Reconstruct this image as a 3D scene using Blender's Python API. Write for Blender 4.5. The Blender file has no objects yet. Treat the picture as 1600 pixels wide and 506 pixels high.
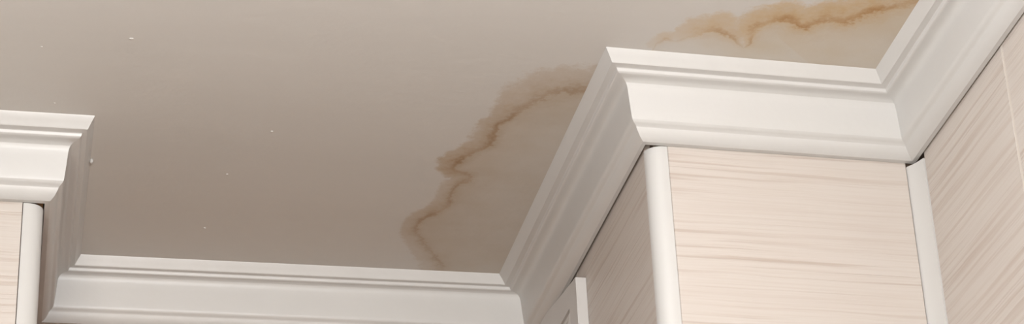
import bpy, bmesh, math, random
import numpy as np
from mathutils import Matrix, Vector

random.seed(7)
scene = bpy.context.scene
col = scene.collection

# ------------------------------------------------------------------ camera
CEIL = 2.70
CAM_Z = 1.45
cam_data = bpy.data.cameras.new('camera')
cam_data.sensor_width = 36.0
cam_data.lens = 3517.7 / 1600 * 36.0
cam_data.clip_start = 0.02
cam = bpy.data.objects.new('camera', cam_data)
col.objects.link(cam)
R_ = Vector((0.978191, -0.203168, -0.043196))
U_ = Vector((-0.054625, -0.452274, 0.890205))
F_ = Vector((0.200398, 0.868430, 0.453508))
m = Matrix((R_, U_, -F_)).transposed().to_4x4()
m.translation = Vector((0, 0, CAM_Z))
cam.matrix_world = m
scene.camera = cam

# ------------------------------------------------------------------ world, light, exposure
world = bpy.data.worlds.new('world')
scene.world = world
world.use_nodes = True
wn = world.node_tree.nodes
wn['Background'].inputs[0].default_value = (0.75, 0.86, 1.0, 1)
wn['Background'].inputs[1].default_value = 0.3

def area_light(name, loc, target, sx, sy, power, color):
    ld = bpy.data.lights.new(name, 'AREA')
    ld.shape = 'RECTANGLE'
    ld.size, ld.size_y = sx, sy
    ld.energy = power
    ld.color = color
    o = bpy.data.objects.new(name, ld)
    col.objects.link(o)
    o.location = loc
    o.rotation_euler = (Vector(target) - Vector(loc)).to_track_quat('-Z', 'Y').to_euler()
    return o
# warm fill light at an added, unseen window behind the camera
WIN = (-0.90, -0.10, 0.55, 1.45)      # x0 x1 z0 z1 of the opening
REAR_Y = -0.70
area_light('added_window_light', ((WIN[0] + WIN[1]) / 2, REAR_Y + 0.03, (WIN[2] + WIN[3]) / 2),
           ((WIN[0] + WIN[1]) / 2, 3, (WIN[2] + WIN[3]) / 2), WIN[1] - WIN[0] - .1, WIN[3] - WIN[2] - .1, 54, (1.0, 0.91, 0.81))

vs = scene.view_settings
vs.view_transform = 'Standard'
vs.look = 'None'
vs.gamma = 1.0
vs.use_curve_mapping = False
vs.exposure = 0.0

# ------------------------------------------------------------------ helpers
def tag(o, label=None, cat=None, group=None, kind=None):
    if label: o['label'] = label
    if cat: o['category'] = cat
    if group: o['group'] = group
    if kind: o['kind'] = kind
    return o

def link(name, me, mat, parent=None):
    o = bpy.data.objects.new(name, me)
    col.objects.link(o)
    if mat is not None and not me.materials:
        me.materials.append(mat)
    if parent is not None:
        o.parent = parent
    return o

def mesh_from(name, verts, faces, smooth=False, angle=30):
    me = bpy.data.meshes.new(name)
    me.from_pydata([tuple(v) for v in verts], [], faces)
    bm = bmesh.new(); bm.from_mesh(me)
    bmesh.ops.recalc_face_normals(bm, faces=bm.faces)
    bm.to_mesh(me); bm.free()
    if smooth:
        me.polygons.foreach_set('use_smooth', [True] * len(me.polygons))
        me.set_sharp_from_angle(angle=math.radians(angle))
    me.update()
    return me

def box_bm(bm, x0, x1, y0, y1, z0, z1, bev=0.0, seg=2):
    r = bmesh.ops.create_cube(bm, size=1.0)
    for v in r['verts']:
        v.co = Vector(((x0 + x1) / 2 + v.co.x * (x1 - x0), (y0 + y1) / 2 + v.co.y * (y1 - y0), (z0 + z1) / 2 + v.co.z * (z1 - z0)))
    if bev:
        es = list({e for v in r['verts'] for e in v.link_edges})
        bmesh.ops.bevel(bm, geom=es, offset=bev, segments=seg, profile=0.5, affect='EDGES')

def bm_mesh(name, bm, smooth=False):
    me = bpy.data.meshes.new(name)
    bm.to_mesh(me); bm.free()
    if smooth:
        me.polygons.foreach_set('use_smooth', [True] * len(me.polygons))
        me.set_sharp_from_angle(angle=math.radians(40))
    return me

# ------------------------------------------------------------------ materials
class NT:
    def __init__(self, name):
        self.m = bpy.data.materials.new(name)
        self.m.use_nodes = True
        self.t = self.m.node_tree
        self.b = self.t.nodes['Principled BSDF']
    def n(self, typ, **kw):
        nd = self.t.nodes.new(typ)
        for k, v in kw.items(): setattr(nd, k, v)
        return nd
    def l(self, a, b): self.t.links.new(a, b)
    def val(self, sock, v):
        if hasattr(v, 'is_output') or isinstance(v, bpy.types.NodeSocket): self.l(v, sock)
        else: sock.default_value = v
    def math(self, op, a, b=None, c=None, clamp=False):
        nd = self.n('ShaderNodeMath', operation=op); nd.use_clamp = clamp
        self.val(nd.inputs[0], a)
        if b is not None: self.val(nd.inputs[1], b)
        if c is not None: self.val(nd.inputs[2], c)
        return nd.outputs[0]
    def ramp(self, fac, stops, interp='LINEAR'):
        nd = self.n('ShaderNodeValToRGB'); self.l(fac, nd.inputs[0])
        nd.color_ramp.interpolation = interp
        el = nd.color_ramp.elements
        while len(el) < len(stops): el.new(0.5)
        for e, (p, c) in zip(el, stops):
            e.position = p
            e.color = (c, c, c, 1) if not isinstance(c, tuple) else (*c, 1)
        return nd.outputs[0]
    def noise(self, vec, scale, detail=2.0, rough=0.5, dist=0.0):
        nd = self.n('ShaderNodeTexNoise'); self.l(vec, nd.inputs['Vector'])
        nd.inputs['Scale'].default_value = scale; nd.inputs['Detail'].default_value = detail
        nd.inputs['Roughness'].default_value = rough; nd.inputs['Distortion'].default_value = dist
        return nd.outputs['Fac']
    def mapping(self, vec, scale=(1, 1, 1), loc=None):
        nd = self.n('ShaderNodeMapping'); self.l(vec, nd.inputs[0])
        nd.inputs['Scale'].default_value = scale
        if loc is not None: self.val(nd.inputs['Location'], loc)
        return nd.outputs[0]
    def mix(self, fac, a, b, blend='MIX'):
        nd = self.n('ShaderNodeMix', data_type='RGBA', blend_type=blend)
        self.val(nd.inputs[0], fac)
        self.val(nd.inputs[6], (*a, 1) if isinstance(a, tuple) else a)
        self.val(nd.inputs[7], (*b, 1) if isinstance(b, tuple) else b)
        return nd.outputs[2]
    def bump(self, h, dist, strength=1.0):
        nd = self.n('ShaderNodeBump'); self.l(h, nd.inputs['Height'])
        nd.inputs['Distance'].default_value = dist; nd.inputs['Strength'].default_value = strength
        self.l(nd.outputs[0], self.b.inputs['Normal'])
    def obj(self):
        return self.n('ShaderNodeTexCoord').outputs['Object']

def plain(name, color, rough, bump=0.0, scale=40, var=0.03):
    k = NT(name); o = k.obj()
    nz = k.noise(o, scale, 3)
    c = k.mix(nz, tuple(v * (1 - var) for v in color), tuple(min(1, v * (1 + var)) for v in color))
    k.l(c, k.b.inputs['Base Color'])
    k.b.inputs['Roughness'].default_value = rough
    if bump: k.bump(nz, bump)
    return k.m

CEIL_COL = (0.515, 0.492, 0.462)
MAT = {}
MAT['moulding'] = plain('moulding_paint', (0.525, 0.514, 0.497), 0.42, 0.0012, 22, 0.015)
MAT['plastic'] = plain('trim_plastic', (0.516, 0.504, 0.486), 0.35, 0.0, 30, 0.01)
MAT['grout'] = plain('grout', (0.575, 0.525, 0.47), 0.8, 0.0005, 300, 0.04)
MAT['wall_body'] = plain('wall_mortar', (0.16, 0.12, 0.09), 0.9, 0.0, 60, 0.1)
MAT['plaster'] = plain('painted_plaster', (0.16, 0.16, 0.16), 0.75, 0.0008, 30, 0.02)
MAT['panel'] = plain('panel_paint', (0.504, 0.486, 0.468), 0.4, 0.0, 25, 0.015)
MAT['frame'] = plain('added_fixture_paint', (0.82, 0.82, 0.80), 0.4, 0.0, 25, 0.015)
MAT['floor'] = plain('floor_wood', (0.17, 0.115, 0.075), 0.5, 0.0, 8, 0.08)

def tile_mat(name='wood_grain_tile', tint=None):
    k = NT(name); o = k.obj()
    inf = k.n('ShaderNodeObjectInfo')
    rnd = k.math('MULTIPLY', inf.outputs['Random'], 40.0)
    comb = k.n('ShaderNodeCombineXYZ'); k.l(rnd, comb.inputs[0]); k.l(rnd, comb.inputs[2])
    add = k.n('ShaderNodeVectorMath', operation='ADD'); k.l(o, add.inputs[0]); k.l(comb.outputs[0], add.inputs[1])
    v = add.outputs[0]
    # gentle waviness of the grain lines
    wob = k.noise(k.mapping(v, (6, 1, 10)), 1.0, 2)
    off = k.math('MULTIPLY', k.math('SUBTRACT', wob, 0.5), 0.005)
    cz = k.n('ShaderNodeCombineXYZ'); k.l(off, cz.inputs[2])
    add2 = k.n('ShaderNodeVectorMath', operation='ADD'); k.l(v, add2.inputs[0]); k.l(cz.outputs[0], add2.inputs[1])
    v2 = add2.outputs[0]
    n1 = k.noise(k.mapping(v2, (2.4, 1, 160)), 1.0, 2.5, 0.55)
    n2 = k.noise(k.mapping(v2, (7.0, 1, 420)), 1.0, 2, 0.5)
    n3 = k.noise(k.mapping(v2, (1.5, 1, 16)), 1.0, 2, 0.5)
    streak = k.ramp(n1, [(0.515, 0.0), (0.575, 0.65), (0.65, 1.0)])
    gate = k.ramp(n3, [(0.38, 0.25), (0.60, 1.0)])
    st = k.math('MULTIPLY', streak, gate)
    fine = k.ramp(n2, [(0.42, 0.0), (0.75, 1.0)])
    base = k.mix(n3, (0.510, 0.459, 0.418), (0.525, 0.480, 0.440))
    c = k.mix(k.math('MULTIPLY', fine, 0.32), base, (0.420, 0.345, 0.291))
    c = k.mix(k.math('MULTIPLY', st, 0.66), c, (0.360, 0.279, 0.228))
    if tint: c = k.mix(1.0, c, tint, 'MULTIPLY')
    k.l(c, k.b.inputs['Base Color'])
    k.b.inputs['Roughness'].default_value = 0.42
    h = k.math('SUBTRACT', 1.0, k.math('ADD', st, k.math('MULTIPLY', fine, 0.3)))
    k.bump(h, 0.0006, 0.6)
    return k.m
MAT['tile'] = tile_mat()
MAT['brown_tile'] = tile_mat('brown_wood_grain_tile', (0.58, 0.36, 0.20))  # brown tint put on the hidden recess tiles to warm their bounced light

def ceiling_mat():
    k = NT('stained_ceiling_paint'); o = k.obj()
    def attr(nm):
        a = k.n('ShaderNodeAttribute'); a.attribute_name = nm
        return a.outputs['Fac']
    big = k.noise(k.mapping(o, (2.0, 5.0, 1)), 1.0, 3)
    brush = k.noise(k.mapping(o, (6, 60, 1)), 1.0, 3)
    lump = k.noise(o, 70, 3, 0.5)
    c = k.mix(k.math('ADD', k.math('MULTIPLY', big, .6), k.math('MULTIPLY', brush, .4)),
              tuple(v * 0.965 for v in CEIL_COL), tuple(v * 1.035 for v in CEIL_COL))
    n1 = k.noise(o, 55, 4, 0.6)
    n2 = k.noise(o, 190, 3, 0.6)
    n3 = k.noise(o, 22, 3, 0.55)
    jit = k.math('ADD', k.math('MULTIPLY', k.math('SUBTRACT', n1, .5), 1.0), k.math('MULTIPLY', k.math('SUBTRACT', n2, .5), .5))
    for nm, full, fill, tide in (('stain_a', (0.755, 0.605, 0.455), (0.86, 0.79, 0.70), (0.74, 0.62, 0.48)),
                                 ('stain_b', (0.885, 0.665, 0.40), (0.92, 0.83, 0.69), (0.74, 0.58, 0.40))):
        t = k.math('ADD', attr(nm + '_distance'), jit)
        s = attr(nm + '_strength')
        # position 0..1 maps normalised distance -2..6
        p = k.math('MULTIPLY_ADD', t, 0.125, 0.25, clamp=True)
        band = k.ramp(p, [(0.0, 0.0), (0.092, 0.0), (0.132, 0.78), (0.180, 0.92), (0.262, 1.0), (0.290, 0.55), (0.345, 0.18), (0.6, 0.0)])
        line = k.ramp(p, [(0.215, 0.0), (0.256, 1.0), (0.278, 0.0)])
        inner = k.ramp(p, [(0.17, 0.0), (0.26, 1.0), (0.75, 0.75), (1.0, 0.6)])
        patch = k.ramp(n3, [(0.3, 0.55), (0.7, 1.0)])
        fs = k.math('MULTIPLY', k.math('MULTIPLY', inner, patch), attr(nm + '_fill'))
        c = k.mix(fs, c, k.mix(1.0, c, fill, 'MULTIPLY'))
        bs = k.math('MULTIPLY', k.math('MULTIPLY', band, s), k.ramp(n1, [(0.25, 0.78), (0.60, 1.0)]))
        c = k.mix(bs, c, k.mix(1.0, c, full, 'MULTIPLY'))
        ls = k.math('MULTIPLY', k.math('MULTIPLY', line, s), k.ramp(n3, [(0.36, 0.15), (0.56, 0.9)]))
        c = k.mix(ls, c, k.mix(1.0, c, tide, 'MULTIPLY'))
    k.l(c, k.b.inputs['Base Color'])
    k.b.inputs['Roughness'].default_value = 0.55
    h = k.math('ADD', k.math('MULTIPLY', lump, .35), k.math('MULTIPLY', big, 1.2))
    k.bump(h, 0.0022, 0.7)
    return k.m
MAT['ceiling'] = ceiling_mat()
MAT['ceiling_plain'] = plain('ceiling_paint', CEIL_COL, 0.55)

# ------------------------------------------------------------------ plan of the room (metres), room lies on the right when walking
U = 1.25
L = np.array([-0.004766, 1.929566]) * U
B1 = np.array([-0.006439, 2.217791]) * U
B2 = np.array([0.532684, 2.218291]) * U
P1 = np.array([0.530084, 1.745100]) * U
P2 = np.array([0.791801, 1.752482]) * U
thL, thW = 0.005359, -0.034791
L0 = L - 1.90 * np.array([math.cos(thL), math.sin(thL)])
W = P2 + (P2[1] - REAR_Y) / math.cos(thW) * np.array([math.sin(thW), -math.cos(thW)])
C = [L0, L, B1, B2, P1, P2, W]
RL = np.array([L0[0], REAR_Y])

def offset(pts, dl, closed=False):
    dl = np.ones(len(pts) - 1) * dl
    N = []
    for i in range(len(pts) - 1):
        e = pts[i + 1] - pts[i]; e = e / np.linalg.norm(e); N.append(np.array([e[1], -e[0]]))
    out = []
    for i in range(len(pts)):
        if i == 0: out.append(pts[0] + N[0] * dl[0])
        elif i == len(pts) - 1: out.append(pts[-1] + N[-1] * dl[-1])
        else: out.append(pts[i] + np.linalg.solve(np.array([N[i - 1], N[i]]), np.array([dl[i - 1], dl[i]])))
    return out

WALLS = ['wall_left_pier', 'wall_recess_left', 'wall_recess_back', 'wall_recess_right', 'wall_pier', 'wall_right']
WALL_LABEL = ['tiled front wall of the left pier below its moulding',
              'narrow tiled side of the recess on the left, seen edge on',
              'back wall of the recess below the shaded white moulding',
              'shaded brown tiled side of the recess behind the white panel',
              'pale wood grain tiled front of the right pier',
              'pale wood grain tiled side wall at the right edge with a vertical joint']
TT = 0.008
fi = offset(C, -TT); fo = offset(C, -0.10)
wall_objs = []
for i, nm in enumerate(WALLS):
    q = [fi[i], fi[i + 1], fo[i + 1], fo[i]]
    v = [(p[0], p[1], 0) for p in q] + [(p[0], p[1], CEIL) for p in q]
    f = [(0, 1, 2, 3), (4, 5, 6, 7), (0, 1, 5, 4), (1, 2, 6, 5), (2, 3, 7, 6), (3, 0, 4, 7)]
    w = link(nm, mesh_from(nm, v, f), MAT['wall_body'])
    tag(w, WALL_LABEL[i], 'wall', kind='structure')
    wall_objs.append(w)

# ------------------------------------------------------------------ ceiling with two water stains
stain_a = [[0.640, 2.19], [0.5909, 2.2043], [0.5687, 2.2071], [0.5472, 2.23], [0.5355, 2.2534], [0.5271, 2.272], [0.5232, 2.2869], [0.5137, 2.301], [0.5156, 2.3221], [0.5158, 2.3503], [0.5065, 2.3632], [0.493, 2.3836], [0.4858, 2.3999], [0.4827, 2.4177], [0.4885, 2.4275], [0.5004, 2.4313], [0.508, 2.4375], [0.5063, 2.4537], [0.4947, 2.4659], [0.4948, 2.484], [0.497, 2.5094], [0.4922, 2.5286], [0.4817, 2.5486], [0.468, 2.5654], [0.4653, 2.5888], [0.4693, 2.6078], [0.4815, 2.63], [0.4947, 2.6566], [0.5128, 2.6913], [0.5206, 2.7154], [0.5297, 2.7569]]
wid_a = [.03, .028, .028, .026, .02, .015, .012, .012, .014, .014, .013, .013, .013, .011, .010, .011, .013, .013, .011, .010, .011, .011, .011, .010, .010, .011, .012, .013, .014, .014, .014]
str_a = [.6, .62, .62, .65, .7, .85, .9, .85, .8, .85, .9, .95, 1, 1, .95, .85, .8, .75, .7, .55, .7, .8, .8, .75, .7, .65, .55, .5, .5, .4, .3]
stain_b = [[0.6534, 2.0893], [0.6611, 2.0769], [0.672, 2.084], [0.6769, 2.0805], [0.6838, 2.0682], [0.6964, 2.058], [0.7112, 2.0505], [0.7257, 2.057], [0.7375, 2.0668], [0.7436, 2.0746], [0.7543, 2.0876], [0.7583, 2.0785], [0.757, 2.0671], [0.7534, 2.0505], [0.7556, 2.0362], [0.763, 2.0268], [0.7712, 2.0202], [0.7835, 2.0171], [0.7945, 2.0213], [0.8025, 2.03], [0.8097, 2.029], [0.8167, 2.0211], [0.8256, 2.0102], [0.8393, 2.007], [0.8478, 2.0142], [0.8509, 2.0082], [0.8618, 1.9971], [0.8772, 1.9881], [0.8915, 1.9766], [0.9137, 1.9628], [0.99, 1.93]]
wid_b = [.006, .008, .005, .006, .012, .018, .018, .014, .010, .007, .004, .006, .008, .012, .016, .018, .017, .017, .018, .018, .018, .017, .018, .019, .020, .020, .021, .022, .022, .024, .024]
str_b = [.3, .6, .1, .3, .6, .75, .8, .75, .7, .45, .05, .55, .8, .85, .9, .95, 1, 1, 1, 1, 1, 1, 1, 1, 1, 1, 1, 1, .85, .7, .6]

def seg_field(px, py, pts, wid, strg, closing):
    best = np.full(px.shape, 1e9); bw = np.ones(px.shape); bs = np.zeros(px.shape)
    for i in range(len(pts) - 1):
        a = np.array(pts[i]); b = np.array(pts[i + 1]); ab = b - a
        t = np.clip(((px - a[0]) * ab[0] + (py - a[1]) * ab[1]) / (ab @ ab), 0, 1)
        d = np.hypot(px - a[0] - t * ab[0], py - a[1] - t * ab[1])
        mk = d < best
        best = np.where(mk, d, best)
        bw = np.where(mk, wid[i] + t * (wid[i + 1] - wid[i]), bw)
        bs = np.where(mk, strg[i] + t * (strg[i + 1] - strg[i]), bs)
    poly = list(pts) + list(closing)
    ins = np.zeros(px.shape, bool); j = len(poly) - 1
    for i in range(len(poly)):
        xi, yi = poly[i]; xj, yj = poly[j]
        if yi != yj:
            ins ^= ((yi > py) != (yj > py)) & (px < (xj - xi) * (py - yi) / (yj - yi) + xi)
        j = i
    return np.where(ins, best, -best) / bw, bs

def axis(lo, hi, flo, fhi, fine, coarse):
    a = list(np.linspace(lo, flo, max(2, int((flo - lo) / coarse) + 1)))[:-1]
    b = list(np.linspace(flo, fhi, int(round((fhi - flo) / fine)) + 1))
    c = list(np.linspace(fhi, hi, max(2, int((hi - fhi) / coarse) + 1)))[1:]
    return np.array(a + b + c)

gx = axis(-2.05, 1.20, 0.40, 1.02, 0.0035, 0.25)
gy = axis(REAR_Y - 0.15, 2.95, 1.88, 2.78, 0.0035, 0.25)
XX, YY = np.meshgrid(gx, gy)
nx, ny = len(gx), len(gy)
vco = np.stack([XX.ravel(), YY.ravel(), np.full(XX.size, CEIL)], 1)
idx = np.arange(nx * ny).reshape(ny, nx)
fq = np.stack([idx[:-1, :-1].ravel(), idx[1:, :-1].ravel(), idx[1:, 1:].ravel(), idx[:-1, 1:].ravel()], 1)   # faces look down
me = bpy.data.meshes.new('ceiling')
me.from_pydata(vco.tolist(), [], fq.tolist())
def put(nm, arr):
    at = me.attributes.new(nm, 'FLOAT', 'POINT'); at.data.foreach_set('value', np.ascontiguousarray(arr.ravel(), dtype=np.float32))
ta, sa = seg_field(XX, YY, stain_a, [1.65 * w for w in wid_a], str_a, [[0.72, 2.80], [0.72, 2.19]])
tb, sb = seg_field(XX, YY, stain_b, [1.75 * w for w in wid_b], str_b, [[1.05, 2.25], [0.66, 2.25]])
put('stain_a_distance', np.clip(ta, -6, 8)); put('stain_a_strength', sa); put('stain_a_fill', np.ones(XX.shape))
put('stain_b_distance', np.clip(tb, -6, 8)); put('stain_b_strength', sb)
put('stain_b_fill', np.clip((XX - 0.66) / 0.12, 0.15, 1.0))
ceiling = link('ceiling', me, MAT['ceiling'])
tag(ceiling, 'off white painted ceiling with two brown water stains', 'ceiling', kind='structure')
# slab above, so the ceiling has thickness
bm = bmesh.new(); box_bm(bm, -2.05, 1.20, REAR_Y - .15, 2.95, CEIL + 0.002, CEIL + 0.12)
link('ceiling_slab', bm_mesh('ceiling_slab', bm), MAT['plaster'], ceiling)
# little blobs of dried paint on the ceiling
for (x, y, r) in [(0.0784, 2.1533, .0017), (-0.0167, 2.184, .001), (0.0004, 2.3114, .001), (0.2118, 2.4676, .0012), (0.2535, 2.3495, .0014), (0.1977, 2.6232, .0013), (0.648, 2.64, .0015)]:
    bm = bmesh.new(); bmesh.ops.create_uvsphere(bm, u_segments=8, v_segments=5, radius=1.0)
    for v in bm.verts: v.co = Vector((v.co.x * r * 1.5, v.co.y * r, v.co.z * r * .8))
    o = link('paint_blob', bm_mesh('paint_blob', bm, True), MAT['ceiling_plain'], ceiling)
    o.location = (x, y, CEIL)

# ------------------------------------------------------------------ crown moulding, mitred at every corner
# (projection 1 = ceiling edge, 0 = lower lip ; drop 0 = ceiling, 1 = lower lip)
PROFILE = [(1.0, 0.0), (0.990, 0.018), (0.92, 0.080), (0.858, 0.146), (0.848, 0.158), (0.838, 0.164),
           (0.800, 0.164), (0.745, 0.166), (0.712, 0.169), (0.700, 0.176), (0.694, 0.194), (0.682, 0.212), (0.660, 0.223), (0.635, 0.227),
           (0.590, 0.228), (0.525, 0.232), (0.472, 0.244), (0.432, 0.266), (0.404, 0.300), (0.388, 0.345),
           (0.374, 0.430), (0.354, 0.560), (0.332, 0.680), (0.320, 0.752), (0.308, 0.785), (0.285, 0.808), (0.250, 0.824), (0.215, 0.838), (0.192, 0.856), (0.176, 0.885),
           (0.100, 0.955), (0.030, 0.988), (0.0, 1.0)]
DROP = 0.0637 * U
LIP = 0.00612 * U
DL = np.array([76.2, 52.6, 51.1, 62.6, 75.9, 66.0]) / 1000
GAP = np.array([0.8, 1.5, 1.0, 3.2, 0.9, 2.2]) / 1000
rows = []
for (s, z) in PROFILE:
    rows.append((offset(C, LIP + s * (DL - LIP)), CEIL - z * DROP))
rows.append((offset(C, GAP), CEIL - DROP))
rows.append((offset(C, GAP), CEIL))
CROWN_LABEL = ['white crown moulding on the left pier beside the left picture edge',
               'shaded crown moulding on the left side of the recess',
               'shaded white crown moulding along the back of the recess',
               'shaded crown moulding running along the stained right side of the recess',
               'bright white crown moulding across the front of the right pier',
               'white crown moulding along the right wall up to the top edge']
for i in range(6):
    n = len(rows)
    v = [(r[0][i][0], r[0][i][1], r[1]) for r in rows] + [(r[0][i + 1][0], r[0][i + 1][1], r[1]) for r in rows]
    # add stations along the length so that the run is a little uneven, as a hand-fixed moulding
    f = [(k, (k + 1) % n, n + (k + 1) % n, n + k) for k in range(n)] + [tuple(range(n)), tuple(range(n, 2 * n))]
    o = link('trim_%d' % (i + 1), mesh_from('crown_moulding', v, f, True, 22), MAT['moulding'])
    tag(o, CROWN_LABEL[i], 'moulding', kind='structure')

# a crumb of caulk on the ceiling edge of the left recess moulding
bm = bmesh.new(); bmesh.ops.create_icosphere(bm, subdivisions=2, radius=1.0)
for v in bm.verts: v.co = Vector((v.co.x * .0022 * (1 + .3 * math.sin(9 * v.co.y)), v.co.y * .005, v.co.z * .003))
o = link('caulk_crumb', bm_mesh('caulk_crumb', bm, True), MAT['moulding'], bpy.data.objects['trim_2'])
o.location = (0.0478, 2.449, CEIL - 0.002)

# ------------------------------------------------------------------ wall tiles
TILE_H = 0.40
JOINT = 0.0042
row_edges = []
zt = CEIL - 0.012
while zt > 0.02:
    row_edges.append((max(zt - TILE_H, 0.0), zt)); zt -= TILE_H + JOINT
tile_cache = {}
def tile_mesh(w, h, mat='tile'):
    key = (round(w, 4), round(h, 4), mat)
    if key not in tile_cache:
        bm = bmesh.new(); box_bm(bm, -w / 2, w / 2, -TT + 0.0002, 0, -h / 2, h / 2, 0.0007, 1)
        tile_cache[key] = bm_mesh('wall_tile', bm)
        tile_cache[key].materials.append(MAT[mat])
    return tile_cache[key]

BEAD = 0.0225
segs = []
def columns(u0, u1, first, width=0.30):
    out = []; u = u0; w = first
    while u < u1 - 0.02:
        out.append((u, min(u + w, u1))); u = u + w + JOINT; w = width
    return out
def seg_len(i): return float(np.linalg.norm(C[i + 1] - C[i]))
cols_for = {
    0: [(seg_len(0) - b, seg_len(0) - a) for a, b in columns(BEAD + .0008, seg_len(0), 0.29)],
    1: columns(0.018, seg_len(1), 0.30),
    2: columns(0.0, seg_len(2), 0.30),
    3: columns(0.0, seg_len(3) - 0.0185, 0.23, 0.345),
    4: [(BEAD + .0008, seg_len(4) - 0.0135)],
    5: columns(0.0268, seg_len(5), 0.2785 - 0.0268 - JOINT),
}
for i in range(6):
    e = (C[i + 1] - C[i]) / seg_len(i); nrm = np.array([e[1], -e[0]])
    ang = math.atan2(e[1], e[0])
    # local x along the wall, local y into the room is the negative normal of a rotated frame
    for (u0, u1) in cols_for[i]:
        for (z0, z1) in row_edges:
            if z1 - z0 < 0.03: continue
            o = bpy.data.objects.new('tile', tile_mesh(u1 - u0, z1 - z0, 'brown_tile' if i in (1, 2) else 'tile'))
            col.objects.link(o); o.parent = wall_objs[i]
            p = C[i] + e * (u0 + u1) / 2
            o.location = (p[0], p[1], (z0 + z1) / 2)
            o.rotation_euler = (0, 0, ang + math.pi)
    # grout strips in the joints, one mesh for the wall
    bm = bmesh.new()
    cs = cols_for[i]
    cs_sorted = sorted(cs)
    for a, b in zip(cs_sorted[:-1], cs_sorted[1:]):
        box_bm(bm, a[1] - .0006, b[0] + .0006, -TT, -0.0002, 0, CEIL - .012)
    for (z0, z1) in row_edges[1:]:
        box_bm(bm, cs_sorted[0][0], cs_sorted[-1][1], -TT, -0.0003, z1 - .0006, z1 + JOINT + .0006)
    for v in bm.verts:
        p = C[i] + e * v.co.x + nrm * v.co.y
        v.co = Vector((p[0], p[1], v.co.z))
    bmesh.ops.recalc_face_normals(bm, faces=bm.faces)
    link('grout', bm_mesh('grout', bm), MAT['grout'], wall_objs[i])

# ------------------------------------------------------------------ corner beads
def frame(i):
    e = (C[i + 1] - C[i]) / seg_len(i)
    return e, np.array([e[1], -e[0]])
def prism(name, ring, z0, z1):
    n = len(ring)
    v = [(p[0], p[1], z0) for p in ring] + [(p[0], p[1], z1) for p in ring]
    f = [(k, (k + 1) % n, n + (k + 1) % n, n + k) for k in range(n)] + [tuple(range(n)), tuple(range(n, 2 * n))]
    return mesh_from(name, v, f, True, 40)
def outer_bead(corner, along_front, into_room, along_side):
    # quarter-round bead: flat 5 mm on the front, then a round nose to the side
    R = 0.0175
    pr = 0.0006
    ring = [corner + along_front * BEAD + into_room * 0.0]
    c0 = corner + along_front * R + along_side * R
    ring.append(corner + along_front * BEAD + into_room * pr)
    for k in range(0, 11):
        a = math.pi / 2 * k / 10
        ring.append(c0 + into_room * (math.cos(a) * (R + pr)) - along_front * (math.sin(a) * (R + pr)))
    ring.append(corner + along_side * (R + 0.0005))
    ring.append(corner + along_side * (R + 0.0005) + along_front * 0.006)
    ring.append(corner + along_front * 0.008 + along_side * 0.0076)
    ring.append(corner + along_front * BEAD + along_side * 0.0076)
    return ring
top = CEIL - DROP - 0.0004
e4, n4 = frame(4); e3, n3 = frame(3)
o = link('trim_7', prism('corner_bead', outer_bead(P1, e4, n4, -e3), 0, top), MAT['plastic'])
tag(o, 'rounded white corner bead on the left edge of the right pier', 'corner bead', kind='structure')
e0, n0 = frame(0); e1, n1 = frame(1)
o = link('trim_8', prism('corner_bead', outer_bead(L, -e0, n0, e1), 0, top), MAT['plastic'])
tag(o, 'rounded white corner bead on the right edge of the left pier', 'corner bead', kind='structure')
e5, n5 = frame(5)
pa = P2 - e4 * 0.0128 + n4 * 0.0010
pb = P2 + e5 * 0.0252 + n5 * 0.0010
ring = [P2 - e4 * 0.0128 - n4 * .002, pa]
for k in range(1, 8):
    t = k / 8
    sag = 4 * t * (1 - t) * 0.0016
    mid = pa * (1 - t) + pb * t
    dirc = (P2 - (pa + pb) / 2); dirc = dirc / np.linalg.norm(dirc)
    ring.append(mid + dirc * sag)
ring += [pb, P2 + e5 * 0.0252 - n5 * .002, P2 + e5 * 0.001 - n5 * 0.002]
o = link('trim_9', prism('cove_strip', ring, 0, CEIL - DROP - 0.0045), MAT['plastic'])
tag(o, 'flat white cove strip in the inside corner between right pier and right wall', 'corner strip', kind='structure')

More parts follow.
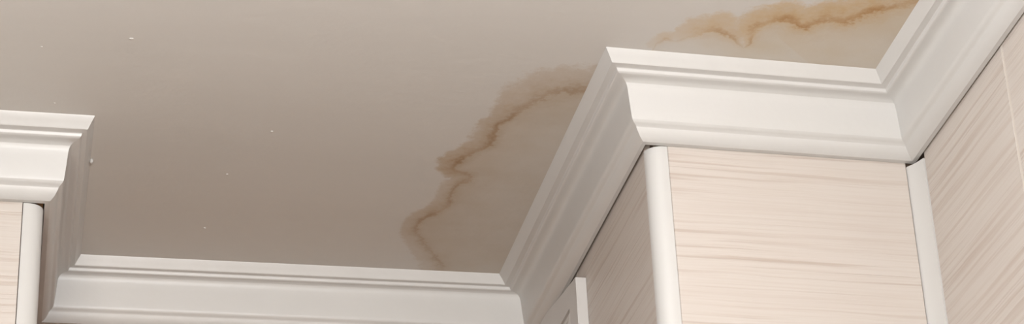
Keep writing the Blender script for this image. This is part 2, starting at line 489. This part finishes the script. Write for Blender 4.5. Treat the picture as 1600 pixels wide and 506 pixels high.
# ------------------------------------------------------------------ white routed panel on the recess side wall
def panel():
    root = bpy.data.objects.new('routed_panel', None); col.objects.link(root)
    base = B2 + e3 * 0.14
    ang = math.atan2(e3[1], e3[0])
    root.location = (base[0], base[1], 0)
    tag(root, 'white panel with a routed rectangular groove fixed on the shaded recess side wall', 'panel')
    def P(u, w, z):
        p = C[3] + e3 * u + n3 * w
        return (p[0] - base[0], p[1] - base[1], z)
    T = 0.014
    u0, u1, zb = 0.004, 0.276, 0.25
    # the top edge is cut out of square and rises to meet the moulding
    TOP = [(u1, CEIL - 0.1035), (u1 - 0.079, CEIL - 0.0935), (u1 - 0.165, CEIL - 0.0805), (u0, CEIL - 0.0805)]
    def rect(ins_side, ins_top, w):
        a, b = u0 + ins_side, u1 - ins_side
        zT = CEIL - 0.1035 - ins_top
        return [P(a, w, zb + ins_top), P(b, w, zb + ins_top), P(b, w, zT), P(a, w, zT)]
    # frame: outer board with the sloped top
    ring = [(u0, zb), (u1, zb)] + TOP
    n = len(ring)
    hole = rect(0.040, 0.025, T); hole_b = rect(0.040, 0.025, 0.004)
    v = [P(u, T, z) for u, z in ring] + [P(u, 0.0004, z) for u, z in ring] + hole + hole_b
    Bk, H, HB = n, 2 * n, 2 * n + 4
    f = [(0, 1, H + 1, H), (1, 2, H + 2, H + 1), tuple(range(2, n)) + (H + 3, H + 2), (n - 1, 0, H, H + 3)]
    f += [(k, (k + 1) % n, Bk + (k + 1) % n, Bk + k) for k in range(n)]
    f += [(H + k, H + (k + 1) % 4, HB + (k + 1) % 4, HB + k) for k in range(4)]
    f += [tuple(Bk + k for k in range(n))]
    link('frame', mesh_from('panel_frame', v, f), MAT['panel'], root)
    # field inside the routed groove: stepped rings
    def rings(name, spec):
        vv = []; ff = []
        for (a, b, w) in spec: vv += rect(a, b, w)
        for r in range(len(spec) - 1):
            for k in range(4):
                ff.append((r * 4 + k, r * 4 + (k + 1) % 4, r * 4 + 4 + (k + 1) % 4, r * 4 + 4 + k))
        ff.append(tuple((len(spec) - 1) * 4 + k for k in range(4)))
        return mesh_from(name, vv, ff)
    link('field', rings('panel_field', [(0.040, 0.025, 0.0105), (0.0425, 0.0275, 0.0105), (0.0445, 0.0295, 0.0132), (0.052, 0.037, 0.0138), (0.0535, 0.0385, 0.0110), (0.0555, 0.0405, 0.0110), (0.0575, 0.0425, 0.0132)]), MAT['panel'], root)
panel()

# ------------------------------------------------------------------ the rest of the room, behind the camera
bm = bmesh.new(); box_bm(bm, -2.05, 1.20, REAR_Y - .15, 2.95, -0.1, 0)
tag(link('floor', bm_mesh('floor', bm), MAT['floor']), 'brown floor of the room', 'floor', kind='structure')
bm = bmesh.new(); box_bm(bm, L0[0] - .1, L0[0], REAR_Y, L0[1], 0, CEIL)
tag(link('wall_left', bm_mesh('wall_left', bm), MAT['plaster']), 'plain dark grey wall on the left outside the picture', 'wall', kind='structure')
bm = bmesh.new()
x0, x1, z0, z1 = WIN
for b in [(L0[0] - .1, x0, 0, CEIL), (x1, 1.0, 0, CEIL), (x0, x1, 0, z0), (x0, x1, z1, CEIL)]:
    box_bm(bm, b[0], b[1], REAR_Y - .1, REAR_Y, b[2], b[3])
tag(link('wall_rear', bm_mesh('wall_rear', bm), MAT['plaster']), 'plain dark grey wall with an added window behind the viewer', 'wall', kind='structure')
win = bpy.data.objects.new('added_window_1', None); col.objects.link(win); win.location = ((x0 + x1) / 2, REAR_Y - .05, z0)  # window added out of view to account for the fill light
tag(win, 'added white framed window, unseen in the wall behind the viewer', 'window', kind='structure')
def winpart(name, mat, *boxes):
    bm = bmesh.new()
    for b in boxes: box_bm(bm, *b)
    for v in bm.verts: v.co -= win.location
    return link(name, bm_mesh(name, bm), mat, win)
yw = REAR_Y - .05
winpart('added_window_frame', MAT['frame'], (x0, x0 + .05, yw - .03, yw + .03, z0, z1), (x1 - .05, x1, yw - .03, yw + .03, z0, z1),
        (x0 + .05, x1 - .05, yw - .03, yw + .03, z0, z0 + .05), (x0 + .05, x1 - .05, yw - .03, yw + .03, z1 - .05, z1), ((x0 + x1) / 2 - .03, (x0 + x1) / 2 + .03, yw - .03, yw + .03, z0 + .05, z1 - .05))
gk = NT('added_window_glass'); gk.b.inputs['Transmission Weight'].default_value = 1.0; gk.b.inputs['Roughness'].default_value = 0.0; gk.b.inputs['IOR'].default_value = 1.1
for a, b in ((x0 + .05, (x0 + x1) / 2 - .03), ((x0 + x1) / 2 + .03, x1 - .05)):
    winpart('pane', gk.m, (a, b, yw - .004, yw + .004, z0 + .05, z1 - .05))

# ------------------------------------------------------------------ added pendant lamp, unseen above the view, put in to light the room
def pendant(x, y, z, r, power):  # invented light source with an emissive globe, outside the view
    root = bpy.data.objects.new('added_pendant_lamp', None); col.objects.link(root); root.location = (x, y, CEIL)
    tag(root, 'added white glass globe pendant lamp, unseen above the view', 'lamp')
    def lathe(name, prof, mat, seg=24):
        v = []; f = []; n = len(prof)
        for k in range(seg):
            a = 2 * math.pi * k / seg
            v += [(pr * math.cos(a), pr * math.sin(a), pz) for pr, pz in prof]
        for k in range(seg):
            for j in range(n - 1):
                a, b = k * n + j, ((k + 1) % seg) * n + j
                f.append((a, a + 1, b + 1, b))
        return link(name, mesh_from(name, v, f, True, 40), mat, root)
    lathe('ceiling_rose', [(0.0005, 0), (0.05, 0), (0.05, -0.012), (0.02, -0.026), (0.0005, -0.026)], MAT['frame'])
    d = CEIL - z
    lathe('rod', [(0.006, -0.026), (0.006, -d + r)], MAT['frame'], 10)
    lathe('collar', [(0.006, -d + r + 0.03), (0.03, -d + r + 0.025), (0.035, -d + r - 0.012)], MAT['frame'])
    g = NT('added_globe_glow')
    g.b.inputs['Base Color'].default_value = (0.8, 0.8, 0.8, 1)
    g.b.inputs['Emission Color'].default_value = (0.975, 0.985, 1.0, 1)
    g.b.inputs['Emission Strength'].default_value = power / (4 * math.pi * math.pi * r * r)
    lathe('globe', [(r * math.sin(math.pi * k / 16) + 1e-4, -d + r * math.cos(math.pi * k / 16)) for k in range(17)], g.m)
pendant(0.18, 1.0, 2.32, 0.11, 61)
